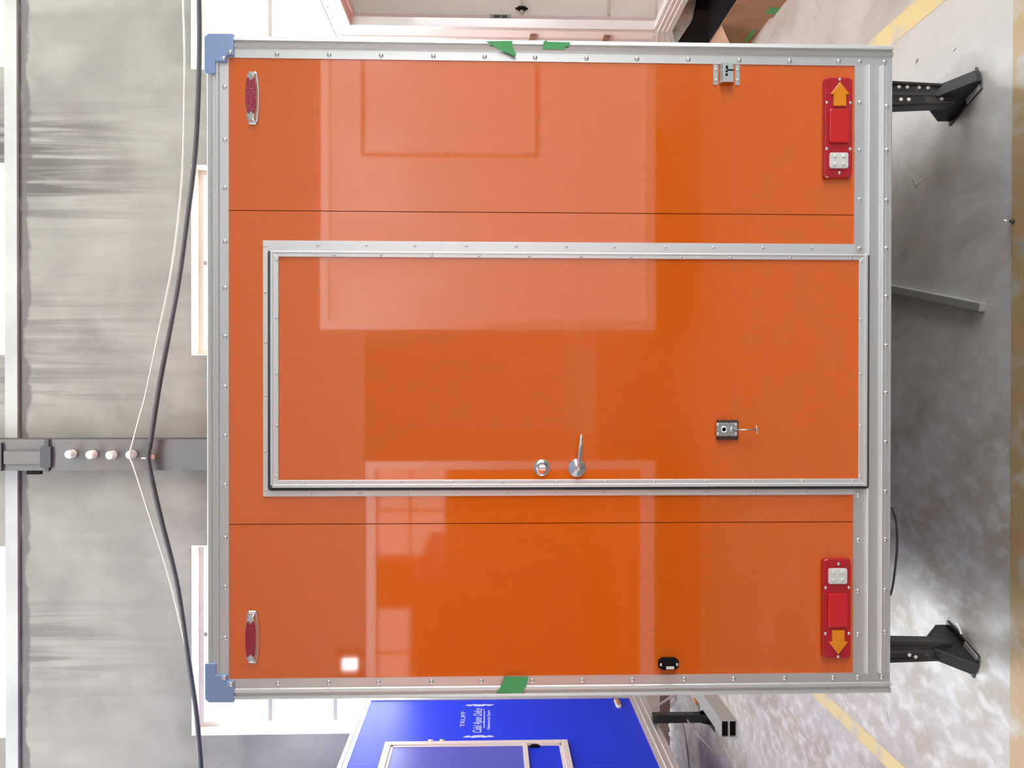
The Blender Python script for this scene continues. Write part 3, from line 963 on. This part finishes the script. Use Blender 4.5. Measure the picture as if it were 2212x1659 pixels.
MB().box(BX, BX + .004, hy0 + hw, hy1 - hw - .02, hz0 + hw + .02, 1.384).build('hatch_panel', BLUE, hatch)
MB().loft([[(BX + x, 2.955 + r * math.cos(2 * PI * i / 14), 1.335 + r * 2.6 * math.sin(2 * PI * i / 14)) for i in range(14)] for x, r in ((.004, .014), (.016, .014), (.022, .009))]).build('hatch_latch', BLACKPLASTIC, hatch)
for z in (1.98, 2.06):
    MB().tube([(BX + .02, 3.036, z - .018), (BX + .02, 3.036, z + .018)], .007, 8).build('hinge_detail', WHITE, hatch)
# orange side marker
mk = MB().loft([[(BX + x, 3.655 + (a - 3.655) * k, .640 + (c - .640) * k) for a, c in ((3.575, .632), (3.60, .618), (3.71, .618), (3.735, .632), (3.735, .648), (3.71, .662), (3.60, .662), (3.575, .648))] for x, k in ((0, 1), (.010, 1), (.018, .75))], smooth=False).build('side_marker', WHITE, blue)
MB().box(BX + .016, BX + .024, 3.595, 3.715, .627, .653).build('lens', ORANGEPL, mk, bevel=.003, props={'label': 'orange marker lens'})


# lettering: reads along +y, upright in z
def text_part(txt, y0, y1, zc, hgt, shear=0.0):
    cu = bpy.data.curves.new('lettering', 'FONT')
    cu.body = txt
    cu.extrude = 0.01
    cu.shear = shear
    ob = bpy.data.objects.new('tmp_text', cu)
    COL.objects.link(ob)
    dg = bpy.context.evaluated_depsgraph_get()
    me = bpy.data.meshes.new_from_object(ob.evaluated_get(dg))
    COL.objects.unlink(ob)
    bpy.data.objects.remove(ob)
    xs_ = [v.co.x for v in me.vertices]; zs_ = [v.co.y for v in me.vertices]
    ax, bx, az, bz = min(xs_), max(xs_), min(zs_), max(zs_)
    for v in me.vertices:
        u = (v.co.x - ax) / (bx - ax); w = (v.co.y - az) / (bz - az)
        v.co = Vector((BX + .0004 + (0.0012 if v.co.z > 0 else 0), y0 + u * (y1 - y0), zc + (w - .5) * hgt)) - blue.location
    me.materials.clear(); me.materials.append(WHITEVINYL)
    me.name = 'lettering'
    o = bpy.data.objects.new('lettering', me)
    o.parent = blue
    COL.objects.link(o)
    return o


text_part('TRUFF', 3.285, 3.545, 1.848, .034)
text_part('Calal Apen Delcy', 3.190, 3.606, 1.728, .085, .25)
text_part('Numerantia Epure', 3.238, 3.565, 1.652, .030)
MB().box(BX, BX + .0015, 3.265, 3.552, 1.684, 1.692).build('underline', WHITEVINYL, blue)
for yy, sg in ((3.664, 1), (3.124, -1)):
    o1 = [(0, 1.612), (.022, 1.645), (.018, 1.662), (.006, 1.672), (.022, 1.690), (.026, 1.726), (.022, 1.762), (.006, 1.778), (.018, 1.788), (.022, 1.806), (0, 1.838)]
    o2 = [(-.008, 1.82), (-.006, 1.785), (-.016, 1.760), (-.006, 1.745), (-.010, 1.725), (-.006, 1.705), (-.016, 1.690), (-.006, 1.665), (-.008, 1.63)]
    MB().prism([(BX, yy - sg * a, z) for a, z in o1 + o2], (.0015, 0, 0)).build('scroll_ornament', WHITEVINYL, blue)
# its drop leg
bj = MB()
bj.box(-2.535, -2.475, 3.27, 3.33, .02, .44).build('stabiliser_jack', BLACKPAINT, blue, bevel=.003)
f = MB()
f.box(-2.575, -2.435, 3.21, 3.39, 0.0, .006)
f.prism([(-2.535, 3.215, .006), (-2.535, 3.27, .085), (-2.535, 3.33, .085), (-2.535, 3.385, .006)], (.006, 0, 0))
f.prism([(-2.481, 3.215, .006), (-2.481, 3.27, .085), (-2.481, 3.33, .085), (-2.481, 3.385, .006)], (.006, 0, 0))
f.build('foot', BLACKPAINT, blue)
MB().tube([(-2.505, 3.26, .19), (-2.535, 3.16, .17), (-2.60, 2.92, .075)], .0055, 8).build('crank_handle', PINKROD, blue)
for yw in (1.4,):
    rings = [[(BX - .30 + d, yw + r * math.cos(2 * PI * i / 24), .30 + r * math.sin(2 * PI * i / 24)) for i in range(24)] for r, d in ((.15, 0), (.30, .02), (.30, .14), (.15, .16))]
    MB().loft(rings).build('wheel', TYRE, blue)
    rings = [[(BX - 1.85 + d, yw + r * math.cos(2 * PI * i / 24), .30 + r * math.sin(2 * PI * i / 24)) for i in range(24)] for r, d in ((.15, 0), (.30, .02), (.30, .14), (.15, .16))]
    MB().loft(rings).build('wheel', TYRE, blue)
MB().box(BX - 1.9, BX - .1, 1.37, 1.43, .27, .46).build('axle', BLACKPAINT, blue)

# ------------------------------------------------------------------ the white trailer on the right
VX, VY0, VY1, VZ0, VZ1 = 2.33, 0.35, 3.02, 0.435, 2.715
oy0, oy1, oz0, oz1 = 0.95, 2.715, 0.560, 2.565
white = thing('white_trailer', 'white open sided trailer with beige lining, right of the orange trailer', 'trailer', (VX + 1.0, 1.6, 0))
sw = wall_with_holes(VY0, VY1, VZ0 + .05, VZ1 - .02, [(oy0, oy1, oz0, oz1)], lambda m, a, b2, c, d: m.box(VX, VX + .05, a, b2, c, d))
sw.build('side_wall', WHITE, white)
MB().box(VX + .05, VX + 2.0, VY1 - .05, VY1, VZ0 + .05, VZ1 - .02).build('end_wall', WHITE, white)
MB().box(VX + 1.95, VX + 2.0, VY0 + .05, VY1 - .05, VZ0 + .05, VZ1 - .02).build('side_wall', WHITE, white)
MB().box(VX + .05, VX + 1.95, VY0 + .05, VY1 - .05, VZ1 - .07, VZ1 - .02).build('roof', WHITE, white)
MB().box(VX + .05, VX + 1.95, VY0 + .05, VY1 - .05, VZ0 + .05, VZ0 + .10).build('floor_deck', PINKWOOD, white)
MB().box(VX + .095, VX + 1.95, 2.79, 2.80, VZ0 + .10, VZ1 - .07).build('lining', BEIGE, white)
MB().box(VX + .05, VX + .095, 2.76, VY1 - .05, VZ0 + .10, VZ1 - .07).build('door_post', PINKWOOD, white, props={'label': 'greyish pink post'})
MB().box(VX + .004, VX + .05, oy0, oy1, oz1 - .004, oz1 + .03).box(VX + .05, VX + .10, oy0, VY1 - .07, 2.54, 2.60).build('opening_header', PINKWOOD, white)
# frame round the opening
ff = MB()
fw_ = .045
ff.box(VX - .008, VX, oy0 - fw_, oy1 + fw_, oz1, oz1 + fw_).box(VX - .008, VX, oy1, oy1 + fw_, oz0, oz1)
ff.box(VX - .008, VX, oy0 - fw_, oy0, oz0, oz1)
ff.build('opening_frame', ALU2, white, bevel=.002)
q = [(.56, 0), (.56, -.003), (.536, -.004), (.533, -.011), (.528, -.011), (.525, -.004), (.506, -.004), (.503, -.011), (.498, -.011), (.495, -.004), (.476, -.004), (.473, -.011), (.468, -.011), (.465, -.004),
     (.442, -.004), (.435, 0), (.435, .05), (.445, .05), (.445, 0)]
vb = MB().prism([(VX + x, VY0, z) for z, x in q], (0, 2.745 - VY0, 0)).build('bottom_trim', ALU2, white)
q = [(2.655, 0), (2.655, -.003), (2.685, -.004), (2.69, -.010), (2.71, -.009), (2.718, 0), (2.718, .05), (2.71, .05), (2.71, 0)]
vt = MB().prism([(VX + x, VY0, z) for z, x in q], (0, VY1 - VY0, 0)).build('top_trim', ALU2, white)
for k in range(11):
    place(RIV_NX, 'rivet', (VX - .004, VY1 - .08 - k * .15, 2.668), vt)
    place(RIV_NX, 'rivet', (VX - .004, VY1 - .22 - k * .15, .549), vb)
# upright corner extrusion on the far end, two hinge tabs with painted shadows on the jamb
MB().box(VX - .006, VX + .03, VY1 - .14, VY1, .56, 2.655).build('corner_trim', ALU2, white, bevel=.003)
for z in (1.36, .86):
    MB().box(VX - .014, VX - .006, VY1 - .20, VY1 - .10, z - .022, z + .022).build('hinge_detail', RUST_SHADOW, white)  # brownish plate stands in for the shadow beside the white tab
    MB().box(VX - .020, VX - .006, VY1 - .10, VY1 - .06, z + .012, z + .034).build('hinge_tab', WHITE, white)
# lower end of the corner flares out where the sill extrusion is cut
MB().prism([(VX - .004, 2.745, .565), (VX - .004, VY1, .54), (VX - .004, VY1, .34), (VX - .004, 2.745, .435)], (.03, 0, 0)).build('sill_end', ALU2, white)
for a, c in ((.530, .485), (.500, .43), (.470, .375)):
    MB().prism([(VX - .012, 2.745, a + .003), (VX - .012, VY1, c + .003), (VX - .012, VY1, c - .003), (VX - .012, 2.745, a - .003)], (.010, 0, 0)).build('sill_bead', ALU2, white)
# end-wall rails, clamp and latch
YW = 2.788
for px in (1127, 1315):
    x, z = F(px, 30, YW)
    MB().tube([(VX + .112, YW - .006, z), (VX + 1.9, YW - .006, z)], .0095, 10).build('rail', IVORY, white)
x, z = F(1127, 19, YW)
MB().box(x - .014, x + .010, YW - .022, YW, z - .026, z + .026).box(x - .005, x + .004, YW - .014, YW, z - .042, z + .042).build('rail_clamp', BLACKPLASTIC, white, bevel=.003)
bz0, bz1 = 1.512, 1.652
lk = MB().box(VX + .066, VX + .095, 2.760, 2.751, bz0, bz1).build('latch_plate', DUST, white)
MB().box(VX + .072, VX + .088, 2.752, 2.748, bz0 + .025, bz0 + .062).box(VX + .072, VX + .088, 2.752, 2.748, bz0 + .07, bz0 + .115).build('latch_slot', RUBBER, lk)
ax_ = MB().box(VX + .3, VX + 1.7, 1.3, 1.36, .30, .49).build('axle', BLACKPAINT, white)
for xw in (VX + .25, VX + 1.6):
    rings = [[(xw + d, 1.33 + r * math.cos(2 * PI * i / 24), .30 + r * math.sin(2 * PI * i / 24)) for i in range(24)] for r, d in ((.15, 0), (.30, .02), (.30, .14), (.15, .16))]
    MB().loft(rings).build('wheel', TYRE, white)

# ------------------------------------------------------------------ boxes and parcel under the white trailer's edge
def carton(name, x0, x1, y0, y1, h, m, label, flap=None, tapes=(), rot=0.0):
    t = thing(name, label, 'box', ((x0 + x1) / 2, (y0 + y1) / 2, 0))
    w = .005
    mb = MB()
    mb.box(x0, x1, y0, y1, 0, w).box(x0, x0 + w, y0, y1, w, h).box(x1 - w, x1, y0, y1, w, h - .06).box(x0 + w, x1 - w, y0, y0 + w, w, h - .06).box(x0 + w, x1 - w, y1 - w, y1, w, h - .06)
    mb.build('carton', m, t)
    if flap:
        f2 = MB()
        f2.prism(flap, (-.004, 0, .001))
        f2.build('flap', CARD2, t)
    MB().box(x0 + w, x1 - w, y0 + w, y1 - w, w, h - .035).build('interior_shade', BLACKPLASTIC, t, props={'label': 'black fill standing in for shade inside the open box'})  # black block stands in for the shade inside the carton
    for (a, c, d, e) in tapes:
        MB().box(x0 - .0015, x0, a, c, d, e).build('tape_strip', GREEN, t)
    t.rotation_euler.z = rot
    return t


carton('cardboard_box', 2.115, 2.54, 1.66, 2.095, .275, CARD, 'cardboard box with dark green tape, nearer of two beside the white trailer',
       tapes=[(1.97, 2.045, .005, .065)])
carton('cardboard_box', 2.135, 2.54, 2.115, 2.62, .262, CARD, 'cardboard box with pale hanging flap, farther of two beside the white trailer',
       flap=[(2.128, 2.52, .262), (2.128, 2.62, .262), (2.085, 2.60, .10), (2.085, 2.36, .17), (2.128, 2.22, .262)], tapes=[(2.30, 2.45, .028, .055)])
crate = MB()
crate.box(2.42, 2.60, 2.64, 3.15, 0, .30).build('plastic_crate', BLACKPLASTIC, bevel=.01)
tag(bpy.data.objects['plastic_crate'], 'black plastic crate on the floor behind the cardboard boxes', 'crate')
pr = MB()
rings = []
for k, z in enumerate((.309, .335, .375, .405, .42)):
    sx = (1.0, 1.06, 1.05, 1.0, .9)[k]
    rings.append([(2.50 + .10 * sx * math.copysign(abs(math.cos(a)) ** .5, math.cos(a)), 2.90 + .26 * sx * math.copysign(abs(math.sin(a)) ** .5, math.sin(a)), z + .006 * math.sin(5 * a + k)) for a in [2 * PI * i / 28 for i in range(28)]])
pr.loft(rings)
tag(pr.build('wrapped_parcel', PARCEL), 'grey bubble wrapped parcel on the black crate under the white trailer', 'parcel')

# ------------------------------------------------------------------ steel column with insulators, cables
CY = 4.50
column = thing('steel_column', 'dark grey steel column with four pale ceramic knobs in front of the concrete wall', 'column', (-.66, 4.56, 0))
c0, c1 = -.790, -.520
mb = MB()
mb.box(c0, c1, 4.42, 4.435, 0, HZ).box(c0, c1, 4.60, 4.615, 0, HZ).box(-.663, -.647, 4.435, 4.60, 0, HZ)
mb.build('beam', COLUMN, column)
MB().box(c0 - .0, c1 + .0, 4.435, HY1 - .001, 0, .02).build('base_plate', COLUMN, column)
MB().box(c0 - .005, c1 + .005, 4.40, 4.418, 5.46, 5.50).box(c0 + .03, c1 - .06, 4.395, 4.42, 5.44, 5.53).build('splice_band', RUBBER, column, bevel=.004)
MB().box(c0 + .06, c1 - .10, 4.395, 4.42, 5.53, 5.84).build('stiffener', COLUMN, column)
MB().box(c0 - .0, c1 - .03, 4.395, 4.42, 5.86, 5.89).build('splice_band', RUBBER, column)
MB().box(-.824, -.792, 4.42, 4.46, 5.545, 5.665).build('junction_box', BLACKPLASTIC, column, bevel=.004)
for px, py in ((152, 981), (197, 982), (240, 983), (283, 982)):
    x, z = F(px, py, 4.37)
    n = 16
    prof = [(.018, 4.42), (.034, 4.415), (.037, 4.405), (.030, 4.395), (.029, 4.375), (.036, 4.365), (.036, 4.345), (.028, 4.335), (.010, 4.333)]
    MB().disc_y(x, z, prof, n).build('insulator', INSUL, column)
x, z = F(327, 986, 4.40)
MB().box(x - .02, x + .02, 4.36, 4.42, z - .045, z + .0).build('cable_bracket', RUST_SHADOW, column, bevel=.004)
MB().tube([(x - .012, 4.365, z + .07), (x - .012, 4.365, z + .02), (x, 4.36, z)], .006, 6).build('hook', INSUL, column)

px_thick = [(427, -60), (430, 0), (431, 75), (430, 150), (425, 280), (418, 370), (408, 450), (385, 620), (350, 800), (335, 890), (325, 955), (321, 975), (320, 990), (323, 1012), (338, 1080), (355, 1150), (385, 1270), (410, 1440), (423, 1530), (430, 1600), (434, 1659), (437, 1740)]
P = []
for px, py in px_thick:
    x, z = F(px, py, 4.365)
    P.append((x, 4.365, z))
mb = MB().tube(interp(P, 4), .0215, 10)
tag(mb.build('power_cable', CABLE), 'thick black cable sagging along the concrete wall from the column', 'cable')
px_thin = [(394, -60), (395, 0), (398, 100), (398, 200), (393, 380), (372, 570), (340, 730), (315, 850), (300, 905), (285, 962), (281, 978), (282, 992), (290, 1012), (325, 1120), (360, 1230), (385, 1330), (405, 1420), (420, 1530), (426, 1600), (432, 1680), (438, 1740)]
P = []
for px, py in px_thin:
    Y = 4.395 if not 950 < py < 1020 else 4.33
    if 900 <= py <= 950 or 1020 <= py <= 1060:
        Y = 4.36
    x, z = F(px, py, Y)
    P.append((x, Y, z))
mb = MB().tube(interp(P, 4), .0075, 8)
tag(mb.build('thin_wire', WIRE), 'thin off-white wire strung above the thick black cable on the wall', 'wire')

# ------------------------------------------------------------------ things on the floor
a, b2 = FL(1935, 624), FL(2130, 664)
dirv = Vector((b2[0] - a[0], b2[1] - a[1], 0)).normalized()
sd = Vector((-dirv.y, dirv.x, 0))
st = Vector((a[0], a[1], 0)) - dirv * .5
en = Vector((b2[0], b2[1], 0))
mb = MB()
mb.prism([tuple(st - sd * .014 + Vector((0, 0, .0))), tuple(st - sd * .014 + Vector((0, 0, .022))), tuple(st + sd * .014 + Vector((0, 0, .022))), tuple(st + sd * .014)], en - st)
tag(mb.build('metal_bar', DULLBAR, bevel=.002), 'dull grey metal bar lying on the shaded floor under the orange trailer', 'bar')


# two stacked square tubes by the blue trailer
def sqtube(z0, label):
    A = Vector((-2.325, 2.71, z0))
    B = Vector((-2.335, 3.62, z0))
    d = (B - A).normalized()
    s_ = Vector((-d.y, d.x, 0))
    hw_, hh, w = .056, .052, .005
    mb = MB()
    def bar(u0, u1, z0_, z1_):
        mb.prism([A + s_ * u0 + Vector((0, 0, z0_)), A + s_ * u1 + Vector((0, 0, z0_)), A + s_ * u1 + Vector((0, 0, z1_)), A + s_ * u0 + Vector((0, 0, z1_))], B - A)
    bar(-hw_, hw_, 0, w); bar(-hw_, hw_, hh - w, hh); bar(-hw_, -hw_ + w, w, hh - w); bar(hw_ - w, hw_, w, hh - w)
    o = mb.build('square_tube', TUBE)
    tag(o, label, 'tube')
    mb2 = MB()
    mb2.prism([A + d * .02 + s_ * (-hw_ + w) + Vector((0, 0, w)), A + d * .02 + s_ * (hw_ - w) + Vector((0, 0, w)), A + d * .02 + s_ * (hw_ - w) + Vector((0, 0, hh - w)), A + d * .02 + s_ * (-hw_ + w) + Vector((0, 0, hh - w))], d * .004)
    mb2.build('opening_shade', BLACKPLASTIC, o)  # black plate stands in for the shade inside the open tube


sqtube(0.0, 'pale square tube flat on the floor by the blue trailer, lower of the stacked pair')
sqtube(0.0525, 'pale square tube by the blue trailer, upper of the stacked pair')

# hand tool, cable and rods near the wall
a = FL(1507, 1510); c = FL(1513, 1535)
tool = thing('hand_tool', 'small orange handled tool on the pale floor behind the blue trailer leg', 'tool', (a[0], a[1], 0))
MB().tube([(a[0], a[1], .018), ((a[0] + c[0]) / 2, (a[1] + c[1]) / 2, .016)], [.018, .013], 8).build('handle', ORANGEPL, tool)
MB().tube([((a[0] + c[0]) / 2, (a[1] + c[1]) / 2, .016), (c[0], c[1], .008)], [.008, .004], 8).build('shaft', DUST, tool)
pts = [(*FL(px, py), .006) for px, py in ((1476, 1564), (1480, 1580), (1484, 1610), (1488, 1640), (1492, 1680))]
tag(MB().tube(interp(pts, 5), .006, 6).build('floor_cable', PINKROD), 'thin brown cable trailing across the pale floor by the blue trailer', 'cable')
a = FL(1463, 1498)
x, z = F(1408, 1533, 4.58)
tag(MB().tube([(a[0], a[1], .010), (x, 4.58, z)], .010, 8).build('leaning_rod', PINKROD), 'slim grey-brown rod leaning on the foot of the wall behind the blue trailer', 'rod')
for k, (px, py) in enumerate(((1453, 1536), (1449, 1566), (1452, 1575), (1450, 1585), (1453, 1606), (1451, 1616), (1463, 1634))):
    cx, cy = FL(px, py)
    cx += .0
    mb = MB()
    r = .028 if k != 6 else .022
    rings = []
    for z, s_ in ((0, 1), (.010, .95), (.022, .5)):
        rings.append([(cx + r * s_ * (1 + .25 * math.sin(3 * q_ + k)) * math.cos(q_), min(cy, 4.56) + r * s_ * (1 + .2 * math.cos(2 * q_ + k)) * math.sin(q_), z) for q_ in [2 * PI * i / 9 for i in range(9)]])
    mb.loft(rings, smooth=False)
    tag(mb.build('plaster_flake', FLAKE), 'small white flake of plaster on the floor along the brown baseboard', 'flake', 'plaster flakes along the baseboard')


def debris(name, p0, p1, w, hgt, m, label, cat):
    A = Vector((*FL(*p0), 0)); B = Vector((*FL(*p1), 0))
    d = (B - A).normalized(); s_ = Vector((-d.y, d.x, 0)) * w / 2
    mid = (A + B) / 2 + s_ * .5
    mb = MB()
    mb.prism([A - s_ * .4, mid - s_, B - s_ * .3, B + s_ * .3, mid + s_, A + s_ * .4], (0, 0, hgt))
    return tag(mb.build(name, m), label, cat)


debris('plastic_sliver', (1976, 402), (2001, 381), .006, .002, FLAKE, 'white plastic sliver on the floor between the right jack and the shadow', 'scrap')
debris('plastic_sliver', (2060, 110), (2066, 102), .008, .003, FLAKE, 'tiny white chip on the floor right of the right jack foot', 'scrap')
debris('metal_shaving', (1979, 136), (1984, 127), .009, .003, DUST, 'dark metal shaving on the grey floor right of the right jack', 'scrap')
debris('metal_shaving', (1970, 382), (1979, 402), .010, .002, DUST, 'pale grey shaving in the floor shadow beside the white sliver', 'scrap')
debris('plastic_sliver', (2068, 1346), (2078, 1370), .008, .006, WHITE, 'curved white sliver on the floor beside the left jack foot', 'scrap')
debris('plaster_chip', (1960, 1296), (1963, 1303), .012, .004, FLAKE, 'white chip on the floor just under the trailer left of the cable', 'scrap')
debris('plaster_chip', (2040, 1330), (2048, 1336), .012, .004, FLAKE, 'pale chip on the brownish floor ahead of the left jack', 'scrap')
debris('paper_scrap', (2203, 524), (2211, 545), .022, .002, DUST, 'pale scrap on the ochre floor line at the frame edge', 'scrap')
A = Vector((*FL(2190, 478), 0))
scr = thing('loose_screw', 'loose dark screw standing at the edge of the ochre floor line', 'screw', A)
MB().tube([A, A + Vector((0, 0, .012))], [.009, .004], 8).build('screw_head', RUBBER, scr)
MB().tube([A + Vector((0, 0, .010)), A + Vector((.004, .004, .034))], [.0035, .0025], 8).build('shank', CHROME, scr)

# ------------------------------------------------------------------ what the orange skin mirrors: trailers parked behind the camera
t = thing('white_box_trailer', 'pale white trailer mirrored in the right half of the orange panel', 'trailer', (1.40, -4.9, 0))
MB().box(.37, 2.43, -6.4, -3.34, .42, 2.89).build('body', WHITE, t)
mb = MB().box(.37, .43, -3.34, -3.33, .42, 2.89).box(2.37, 2.43, -3.34, -3.33, .42, 2.89).box(.43, 2.37, -3.34, -3.33, 2.83, 2.89).box(.43, 2.37, -3.34, -3.33, .42, .50)
mb.build('corner_trim', ALU2, t)
MB().box(1.65, 1.67, -3.34, -3.325, 1.30, 2.60).box(1.67, 2.33, -3.34, -3.325, 2.58, 2.60).box(1.67, 2.33, -3.34, -3.325, 1.30, 1.32).build('hatch_frame', DUST, t)
MB().box(.6, 2.2, -5.0, -4.9, .25, .44).build('axle', BLACKPAINT, t)
for xw in (.45, 2.2):
    rings = [[(xw + d, -4.95 + r * math.cos(2 * PI * i / 24), .30 + r * math.sin(2 * PI * i / 24)) for i in range(24)] for r, d in ((.15, 0), (.30, .02), (.30, .14), (.15, .16))]
    MB().loft(rings).build('wheel', TYRE, t)
t = thing('dark_box_trailer', 'orange trailer with a bright aluminium edge mirrored in the left half of the orange panel', 'trailer', (-1.62, -4.9, 0))
MB().box(-2.65, -.60, -6.6, -3.36, .42, 2.56).build('body', ORANGE, t)
MB().box(-.66, -.60, -3.36, -3.34, .42, 2.56).box(-2.65, -.66, -3.36, -3.34, 2.49, 2.56).box(-2.65, -2.59, -3.36, -3.34, .42, 2.49).box(-2.59, -.66, -3.36, -3.34, .42, .52).build('corner_trim', ALU2, t)
MB().box(-2.4, -.8, -5.0, -4.9, .25, .44).build('axle', BLACKPAINT, t)
for xw in (-2.6, -.85):
    rings = [[(xw + d, -4.95 + r * math.cos(2 * PI * i / 24), .30 + r * math.sin(2 * PI * i / 24)) for i in range(24)] for r, d in ((.15, 0), (.30, .02), (.30, .14), (.15, .16))]
    MB().loft(rings).build('wheel', TYRE, t)

bpy.context.view_layer.update()
